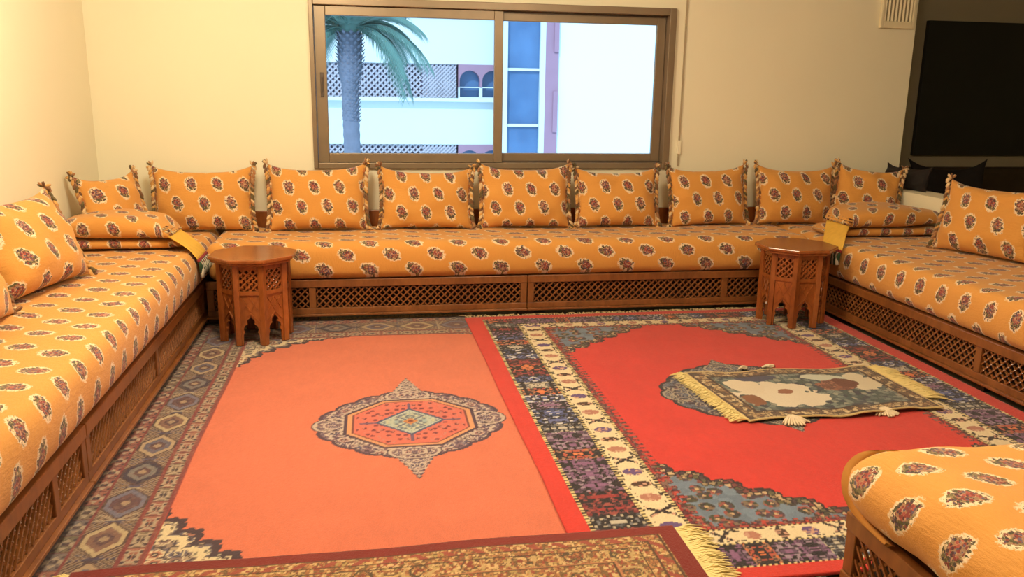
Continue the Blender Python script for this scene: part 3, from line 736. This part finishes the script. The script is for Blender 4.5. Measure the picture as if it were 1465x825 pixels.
# small tapestry on the red rug
SX0, SX1, SY0, SY1 = 1.655, 2.64, 3.27, 3.93
def tapcol(x, y):
    u, v = (x-SX0), (y-SY0); W, H = SX1-SX0, SY1-SY0
    d = np.minimum(np.minimum(u, W-u), np.minimum(v, H-v))
    pal = ((186, 158, 116), (130, 94, 66), (104, 82, 66), (206, 184, 144), (160, 130, 92), (84, 66, 58))
    c = busy(x, y, .020, pal, (74, 52, 44), 101, .12)
    setc(c, d < .012, (206, 178, 120)); setc(c, (np.abs(d-.085) < .006) | (np.abs(d-.02) < .004), (70, 50, 44))
    ins = d > .095
    grn = busy(x, y, .03, ((92, 104, 104), (70, 84, 84), (120, 130, 124), (60, 62, 78), (150, 150, 136)), (60, 66, 70), 103, .08)
    setc(c, ins, grn)
    # light snowy ground patches, left and right
    e = .13*vn(x*12, y*12, 104)+.10*vn(x*36, y*36, 105)
    a = ((u-.33)/.20)**2+((v-.30)/.17)**2+e*3; setc(c, ins & (a < 1), (222, 208, 186))
    a = ((u-.20)/.09)**2+((v-.42)/.12)**2+e*3; setc(c, ins & (a < 1), (220, 204, 180))
    a = ((u-.80)/.10)**2+((v-.42)/.13)**2+e*3; setc(c, ins & (a < 1), (214, 202, 176))
    a = ((u-.66)/.12)**2+((v-.50)/.05)**2+e*3; setc(c, ins & (a < 1), (196, 200, 186))
    a = ((u-.36)/.055)**2+((v-.33)/.035)**2+e*4; setc(c, ins & (a < 1), (150, 96, 70))
    a = ((u-.15)/.05)**2+((v-.22)/.08)**2+e*4; setc(c, ins & (a < 1), (134, 84, 56))
    a = ((u-.66)/.10)**2+((v-.38)/.075)**2+e*4; bb = busy(x, y, .022, ((140, 84, 66), (120, 70, 56), (160, 104, 80)), (86, 50, 44), 106); setc(c, ins & (a < 1), bb)
    a = ((u-.73)/.05)**2+((v-.42)/.07)**2+e*4; setc(c, ins & (a < 1), (104, 58, 44))
    a = ((u-.30)/.12)**2+((v-.54)/.04)**2+e*4; setc(c, ins & (a < 1), (72, 70, 96))
    return c*.97
rs = empty('tapestry_mat', (0, 0, 0), label='small pictorial tapestry mat with yellow fringed ends lying on the red rug', cat='rug')
def warp_s(X, Y, Z):
    u = (X-SX0)/(SX1-SX0); v = (Y-SY0)/(SY1-SY0)
    Y2 = Y + (.015*np.sin(u*9)*(1-v) + .02*u*(1-v) + .018*np.sin(u*13+1)*v - .012)
    X2 = X + (-.05)*(v-.0)*(1-u) + .0*u
    Z2 = Z + .012*np.clip(vn(u*5, v*2, 31)+.1, 0, 1)*(1-v*.5) + .006*np.abs(np.sin(u*14))*(1-v)
    return X2, Y2, Z2
rugmesh('cloth', SX0, SX1, SY0, SY1, .004, .005, tapcol, .036, warp_s, wave=.004, th=.005, parent=rs)
fringe(rs, (SX0+.004, SY0+.005, 0), (SX0-.045, SY1-.01, 0), 300, .085, (-1, -.15, 0), YEL_FRINGE, .036, 5, .006, curl=.2)
fringe(rs, (SX1-.002, SY0+.16, 0), (SX1-.002, SY1-.03, 0), 210, .12, (1, -.25, 0), YEL_FRINGE, .037, 6, .006, curl=.3)
CROCH = plain('cream_crochet_yarn', (.66, .54, .38), .9, .2, 60)
def tab(cx, cy, dy, s, seed):
    rng = random.Random(seed); m = MB()
    for i in range(11):
        a = (i/10-.5)*1.9; l = s*rng.uniform(.8, 1.05)
        d = Vector((math.sin(a), dy*math.cos(a), 0))
        m.tube([(cx+d.x*.01, cy, .044), (cx+d.x*l*.5, cy+d.y*l*.5, .042), (cx+d.x*l, cy+d.y*l, .030)], [.008, .009, .004], 5)
    m.build('crochet_tab', CROCH, rs)
tab(1.86, 3.275, -1, .085, 1); tab(2.34, 3.31, -1, .075, 2); tab(2.10, 3.95, 1, .05, 3); tab(1.95, 3.95, 1, .035, 4)

# ------------------------------------------------------------------ octagonal tables
def table(loc, rz, label):
    r = empty('octagonal_table', loc, rz, label, 'table', 'octagonal carved side tables')
    R = .208; A0 = -PI/2-PI/8
    def octo(rad): return [(rad*math.cos(A0+k*PI/4), rad*math.sin(A0+k*PI/4)) for k in range(8)]
    m = MB(); m.prism(octo(.255), lambda a, b, c: (a, b, c), .484, .505); m.build('tabletop', WOOD_RED, r, bevel=.005)
    m = MB(); m.prism(octo(.240), lambda a, b, c: (a, b, c), .468, .484); m.build('apron_moulding', WOOD_RED, r, bevel=.004)
    vt = octo(R)
    for k in range(8):
        x, y = vt[k]; a = A0+k*PI/4; ca, sa = math.cos(a), math.sin(a)
        def fn(p, q, z, x=x, y=y, ca=ca, sa=sa): return (x+ca*q-sa*p, y+sa*q+ca*p, z)
        m = MB(); m.prism([(-.022, -.012), (-.0, .006), (.022, -.012), (.016, -.026), (-.016, -.026)], fn, .0, .468); m.build('leg', WOOD_RED, r, bevel=.002)
    for k in range(8):
        p0 = Vector((*vt[k], 0)); p1 = Vector((*vt[(k+1) % 8], 0)); ex = (p1-p0).normalized(); mid = (p0+p1)/2; nrm = Vector((mid.x, mid.y, 0)).normalized()
        def fn(a, z, c, mid=mid, ex=ex, nrm=nrm): v = mid+ex*a-nrm*c; return (v.x, v.y, z)
        hw = .064
        m = MB()
        m.prism([(-hw, .438), (hw, .438), (hw, .468), (-hw, .468)], fn, .010, .026)
        m.prism([(-hw, .295), (hw, .295), (hw, .318), (-hw, .318)], fn, .004, .026)
        # board with an ogee arch cut out of its foot, made of two halves
        for s in (-1, 1):
            arch = [(0, .175), (.006, .160), (.020, .148), (.024, .135), (.018, .126), (.036, .112), (.042, .09), (.036, .078), (.044, .06), (.046, .0)]
            pl = [(s*hw, .295), (0, .295)]+[(s*a, b) for a, b in arch]+[(s*hw, 0)]
            pl2 = [(s*hw, .20), (0, .20)]+[(s*a, b) for a, b in arch]+[(s*hw, 0)]
            m.prism(pl if s < 0 else pl[::-1], fn, .014, .026)
        m.build('side_panel', WOOD_RED, r, bevel=0)
        m = MB()
        for s in (-1, 1):
            m.bar(fn(s*.045, .28, .012), fn(0, .20, .012), .006, .006, nrm); m.bar(fn(s*.045, .20, .012), fn(0, .28, .012), .004, .006, nrm)
            m.bar(fn(s*.05, .135, .012), fn(0, .19, .012), .006, .007, nrm)
        m.build('carving', WOOD_RED, r)
        m = MB(); lattice(m, -hw+.012, hw-.012, .318, .438, .014, .036, .009, .007, fn=fn)
        m.build('lattice', WOOD_RED, r, kind='stuff')
        for s in (-1, 1):
            m = MB(); m.prism([(s*hw, .318), (s*(hw-.014), .318), (s*(hw-.014), .438), (s*hw, .438)], fn, .008, .026)
            m.build('stile', WOOD_RED, r)
    return r
table((-.665, 4.945, .0155), math.radians(-3), 'carved octagonal wooden table standing on the left, on the corner of the pink rug')
table((2.690, 4.870, .027), math.radians(-1), 'carved octagonal wooden table standing on the right, on the far corner of the red rug')

# ------------------------------------------------------------------ folded quilts with tasselled ends
def quilt(mx, label, xin, yf, sk):
    """mx: mirror function for x"""
    r = empty('folded_quilt', (mx(-1.4), 5.3, MZ), label=label, cat='quilt', group='folded quilts on the sofa corners')
    inv = Matrix.Translation((-mx(-1.4), -5.3, -MZ))
    def sweep(name, spine, mat, n=28, uvoff=0, seed=1, wav=.006, K=26, ns=24):
        """spine: (x, z, half thickness, y0, y1)"""
        sp = np.array(spine, float); tt = np.linspace(0, len(sp)-1, ns)
        S = np.stack([np.interp(tt, range(len(sp)), sp[:, k]) for k in range(5)], 1)
        for _ in range(2): S[1:-1] = (S[:-2]+2*S[1:-1]+S[2:])/4
        vs = []; uvs = []; arc = 0
        for i in range(ns):
            x, z, h, y0, y1 = S[i]; a = S[max(i-1, 0)]; b = S[min(i+1, ns-1)]; tx, tz = b[0]-a[0], b[1]-a[1]; L = math.hypot(tx, tz); nx_, nz_ = -tz/L, tx/L
            if i: arc += math.hypot(S[i][0]-S[i-1][0], S[i][1]-S[i-1][1])
            for k in range(K):
                th = 2*PI*k/K; c, s = math.cos(th), math.sin(th)
                ey = np.sign(c)*abs(c)**.45; ez = np.sign(s)*abs(s)**.75
                yy = (y0+y1)/2+ey*(y1-y0)/2; hh = ez*h + wav*float(vn(x*6+seed, yy*6, seed))*(1 if s > -.2 else .2)*min(1, h*30)
                vs.append((mx(x+nx_*hh), yy+wav*float(vn(x*5, z*9+seed, seed+2)), z+nz_*hh)); 
                
                if k: al += math.dist(prev, (yy, hh))
                else: al = 0.0
                prev = (yy, hh); uvs.append((x, -al))
        fs = []
        for i in range(ns-1):
            for k in range(K): q = (i*K+k, i*K+(k+1) % K, (i+1)*K+(k+1) % K, (i+1)*K+k); fs.append(q if mx(1) > mx(0) else q[::-1])
        fs += [tuple(range(K)), tuple(range((ns-1)*K, ns*K))]
        me = bpy.data.meshes.new(name); me.from_pydata(vs, [], fs)
        ul = me.uv_layers.new(name='UVMap'); li = np.zeros(len(me.loops), dtype=np.int32); me.loops.foreach_get('vertex_index', li)
        ul.data.foreach_set('uv', (np.array(uvs, dtype=np.float32)+np.array([uvoff, .02], dtype=np.float32))[li].ravel())
        bm = bmesh.new(); bm.from_mesh(me); bmesh.ops.recalc_face_normals(bm, faces=bm.faces); bm.to_mesh(me); bm.free()
        o = link(name, me, r, mat, True); o.matrix_local = inv; return o
    y1 = yf+.40
    sweep('lower_fold', [(xin, MZ+.036, .030, yf+.02, y1), (-1.4, MZ+.036, .032, yf+.015, y1), (-1.12, MZ+.036, .030, yf+.02, y1-.03), (-1.06, MZ+.034, .018, yf+.05, y1-.1)], FAB, uvoff=.04, seed=3)
    sweep('upper_fold', [(xin-.01, MZ+.125, .045, yf+.03, y1+.04), (-1.58, MZ+.138, .072, yf-.02, y1+.04), (-1.36, MZ+.136, .070, yf-.025, y1+.02), (-1.23, MZ+.125, .058, yf-.02, y1-.02), (-1.16, MZ+.105, .034, yf-.03, y1-.1), (-1.125, MZ+.09, .016, yf-.04, yf+.26)], FAB, uvoff=.11, seed=5)
    edge = [(-1.13, MZ+.092, .010, yf-.045, yf+.24), (-1.06, MZ+.055, .007, yf-.055-sk*.5, yf+.21-sk*.5), (-1.0, MZ+.018, .006, yf-.065-sk, yf+.19-sk), (-.965, MZ-.03, .005, yf-.07-sk*1.2, yf+.165-sk*1.2)]
    sweep('yellow_end', edge, YELLOW, seed=7, wav=.003, ns=12)
    rng = random.Random(int(abs(mx(0))*10)+3); m = MB()
    for row in range(3):
        for k in range(15):
            m.col = rng.choice([(.16, .05, .02), (.72, .55, .30), (.40, .16, .05), (.70, .42, .14)])
            yy = yf-.04+k*.0205; dx = .018*row
            c = Vector((mx(-1.155+dx), yy-.012, MZ+.136-.010*row-.3*dx)); s = 1 if (row+k) % 2 else -1
            m.blob(c, Vector((.010, .010*s, -.004)), Vector((-.004, .004, .0)), Vector((0, 0, .006)), 3, 5)
    o = m.build('braid', TRIM, r, True, colors=True); o.matrix_local = inv
    cols = [(.24, .012, .016), (.78, .72, .58), (.02, .075, .03), (.30, .02, .02), (.72, .50, .12)]
    for k in range(12):
        for row in range(2):
            m = MB(); m.col = cols[0] if (k+row) % 2 else cols[3]
            yy = yf-.06-sk*1.2+k*.0205+row*.008; x0 = -.962+.006*row; z0 = MZ-.036-row*.022
            m.blob((mx(x0), yy, z0), Vector((.011, 0, 0)), Vector((0, .011, 0)), Vector((0, 0, .013)), 3, 6)
            m.col = cols[1] if (k+row) % 2 else cols[2]
            l = .062+rng.uniform(0, .015)
            m.tube([(mx(x0+.004), yy, z0-.008), (mx(x0+.01), yy+rng.uniform(-.006, .006), z0-.03), (mx(x0+.008), yy+rng.uniform(-.01, .01), z0-l)], [.006, .012, .013], 6)
            o = m.build('tassel', TRIM, r, True, colors=True); o.matrix_local = inv
    return r
quilt(lambda x: x, 'folded orange floral quilt with a tasselled yellow end, on the left sofa corner', -1.72, 5.02, .04)
quilt(lambda x: 2.0154-x, 'folded orange floral quilt with a tasselled yellow end, on the right sofa corner', -1.84, 5.07, .15)

# ------------------------------------------------------------------ outside the window
FACW = plain('white_facade_render', (.60, .67, .67), .8, .04, .4)
FACP = plain('mauve_facade_panel', (.22, .19, .27), .8, .08, 1)
FACR = plain('rose_facade_stone', (.33, .19, .26), .8, .1, 2)
SCREEN = plain('grey_screen_grille', (.40, .38, .43), .8, .1, 2)
DKGL = NT('blue_tinted_window_glass'); DKGL.base(DKGL.mix(DKGL.noise(DKGL.coord(), 1.2, 3), (.035, .09, .20), (.10, .22, .42))); DKGL.rough(.15); DKGL = DKGL.m
ab = empty('apartment_building', (0, 30, 0), label='white apartment building with grille bands and arched windows behind the palm', cat='building')
def pbox(name, mat, parent, *b, bevel=0):
    m = MB(); m.box(*b); return m.build(name, mat, parent, bevel=bevel)
for z0, z1 in ((2.36, 4.05), (-.40, 1.09), (-4, -2.1)): pbox('white_band', FACW, ab, -9, 4.85, 0, .5, z0, z1)
for z0 in (1.09, -2.2): pbox('sill_ledge', FACW, ab, -9, 4.85, -.25, .5, z0, z0+.12)
pbox('sill_ledge', FACW, ab, -9, 4.85, -.2, .5, 4.05, 4.2); pbox('white_band', FACW, ab, -9, 4.85, .1, .5, 4.2, 6.5)
for z0, z1 in ((1.09, 2.36), (-2.1, -.40)):
    pbox('recessed_wall', FACP, ab, -9, 4.85, .55, .7, z0, z1)
    pbox('plain_panel', FACP, ab, 1.95, 3.15, .12, .5, z0, z1)
    m = MB(); lattice(m, -9, 1.95, z0+.1, z1, .1, .20, .06, .04); m.build('screen_grille', SCREEN, ab, kind='stuff')
    m = MB(); lattice(m, 1.95, 3.15, z0+.1, z1, .06, .14, .05, .03); m.build('screen_grille', SCREEN, ab, kind='stuff')
    # arched pair of windows
    for cx in (3.62, 4.42):
        hw = .36; n = 14; zc = z1-.56
        arc = [(cx+hw*math.cos(PI*k/n), zc+hw*math.sin(PI*k/n)) for k in range(n+1)]
        m = MB(); f3 = lambda a, b, c: (a, c, b)
        for k in range(n):
            a, b = arc[k], arc[k+1]
            m.prism([a, (a[0], z1), (b[0], z1), b], f3, -.02, .3)
        m.box(cx-.40, cx-hw, -.02, .3, zc-.22, z1); m.box(cx+hw, cx+.40, -.02, .3, zc-.22, z1)
        m.build('arch', FACR, ab)
        f = MB(); rectframe(f, cx-.40, cx+.40, z0+.1, zc-.2, .05, .05, .06, .03, .0, .2); fr = f.build('window_frame', FACW, ab)
        pbox('pane', DKGL, fr, cx-.40, cx+.40, .31, .36, z0+.1, z1)
st = empty('stair_tower', (0, 29, 0), label='tall glazed stair tower with white mullions outside the right window pane', cat='building')
pbox('backing', FACP, st, 4.6, 6.10, .4, .6, -4, 7)
for z0, z1 in ((2.25, 5.5), (.37, 2.16), (-2.5, .28)):
    pbox('glass_panel', DKGL, st, 4.82, 5.93, .2, .3, z0, z1)
for z in (2.16, .28): pbox('transom', FACW, st, 4.7, 6.0, .1, .3, z, z+.09)
for x in (4.62, 5.93): pbox('mullion', FACW, st, x, x+.18, 0, .3, -4, 7)
pbox('stone_strip', FACR, st, 6.11, 6.57, 0, .5, -4, 7)
for z in (3.3, .6, -1.9): pbox('stone_quoin', FACR, st, 6.40, 6.56, -.06, -.002, z-.5, z+.9)
bw = empty('white_building', (0, 28.8, 0), label='blank white building wall filling the right window pane', cat='building')
pbox('wall', plain('bright_white_render', (.72, .82, .83), .8, .02, .3), bw, 6.585, 14, .3, 1.2, -4, 9)
pbox('plinth', FACW, bw, 6.585, 14, .25, 1.25, -4.3, -4)

# palm
pr = empty('palm_tree', (-.32, 20, -4), label='tall palm with a scaly trunk outside the left window pane', cat='tree')
PALMT = plain('grey_palm_bark', (.16, .18, .24), .9, .3, 6, .5)
PALMG = plain('blue_green_palm_leaf', (.10, .22, .19), .6, .3, 3)
def trad(z): return .185+.085*min(1, max(0, (z-5.55)/.35))
m = MB(); pts = []; rad = []
for k in range(63):
    z = k*.108; pts.append((.02*math.sin(k*.1), 0, z)); rad.append(trad(z)+(.012 if k % 2 else 0))
m.tube(pts, rad, 14); m.build('trunk', PALMT, pr, True)
m = MB(); rng = random.Random(5)
for k in range(26):
    for j in range(11):
        a = 2*PI*(j+.5*(k % 2))/11; z = 4.75+k*.078; R0 = trad(z)+(.03 if z > 6.0 else 0)
        d = Vector((math.cos(a), math.sin(a), 0)); q_ = Vector((-d.y, d.x, 0))
        m.blob(d*R0+Vector((0, 0, z)), q_*.05, (d*.035+Vector((0, 0, .02))), Vector((0, 0, .05))+d*.035, 1, 4)
m.build('leaf_scales', PALMT, pr, kind='stuff')
m = MB(); m.blob((0, 0, 6.78), Vector((.27, 0, 0)), Vector((0, .27, 0)), Vector((0, 0, .34)), 5, 10); m.build('crown_heart', PALMG, pr, True)
for f in range(50):
    m = MB(); az = f*2.39996+.3; el = [1.1, .7, .35, .0][f % 4]+rng.uniform(-.15, .15); L = rng.uniform(1.6, 2.3)
    if abs(math.cos(az)) < .6: el = 1.15+rng.uniform(-.1, .2); L = rng.uniform(.8, 1.2)
    d = Vector((math.cos(az), math.sin(az), 0)); p = Vector((0, 0, 6.78))+d*.15; dirv = (d*math.cos(el)+Vector((0, 0, math.sin(el)))).normalized(); pts = [p.copy()]
    for k in range(12):
        dirv = (dirv+Vector((0, 0, -.155))).normalized(); p = p+dirv*L/12; pts.append(p.copy())
    m.tube(pts, [.028*(1-.8*k/12) for k in range(13)], 4)
    for k in range(1, 12):
        t_ = (pts[k+1]-pts[k-1]).normalized() if k < 12 else dirv; sd = t_.cross(Vector((0, 0, 1))); sd = sd.normalized() if sd.length > .01 else Vector((1, 0, 0)); un = sd.cross(t_)
        for h_ in range(4):
            q = pts[k].lerp(pts[k+1], h_/4); ll = .46*math.sin(PI*(k+1.2)/14)+.10
            for s in (-1, 1):
                e = q+(sd*s*.75+t_*.75+un*-.15+Vector((0, 0, -.30))).normalized()*ll*rng.uniform(.85, 1.1); w = t_*.022
                m.add([q-w, q+w, e, q+Vector((0, 0, .012))], [(0, 1, 2), (0, 3, 2), (1, 3, 2)])
    m.build('frond', PALMG, pr)
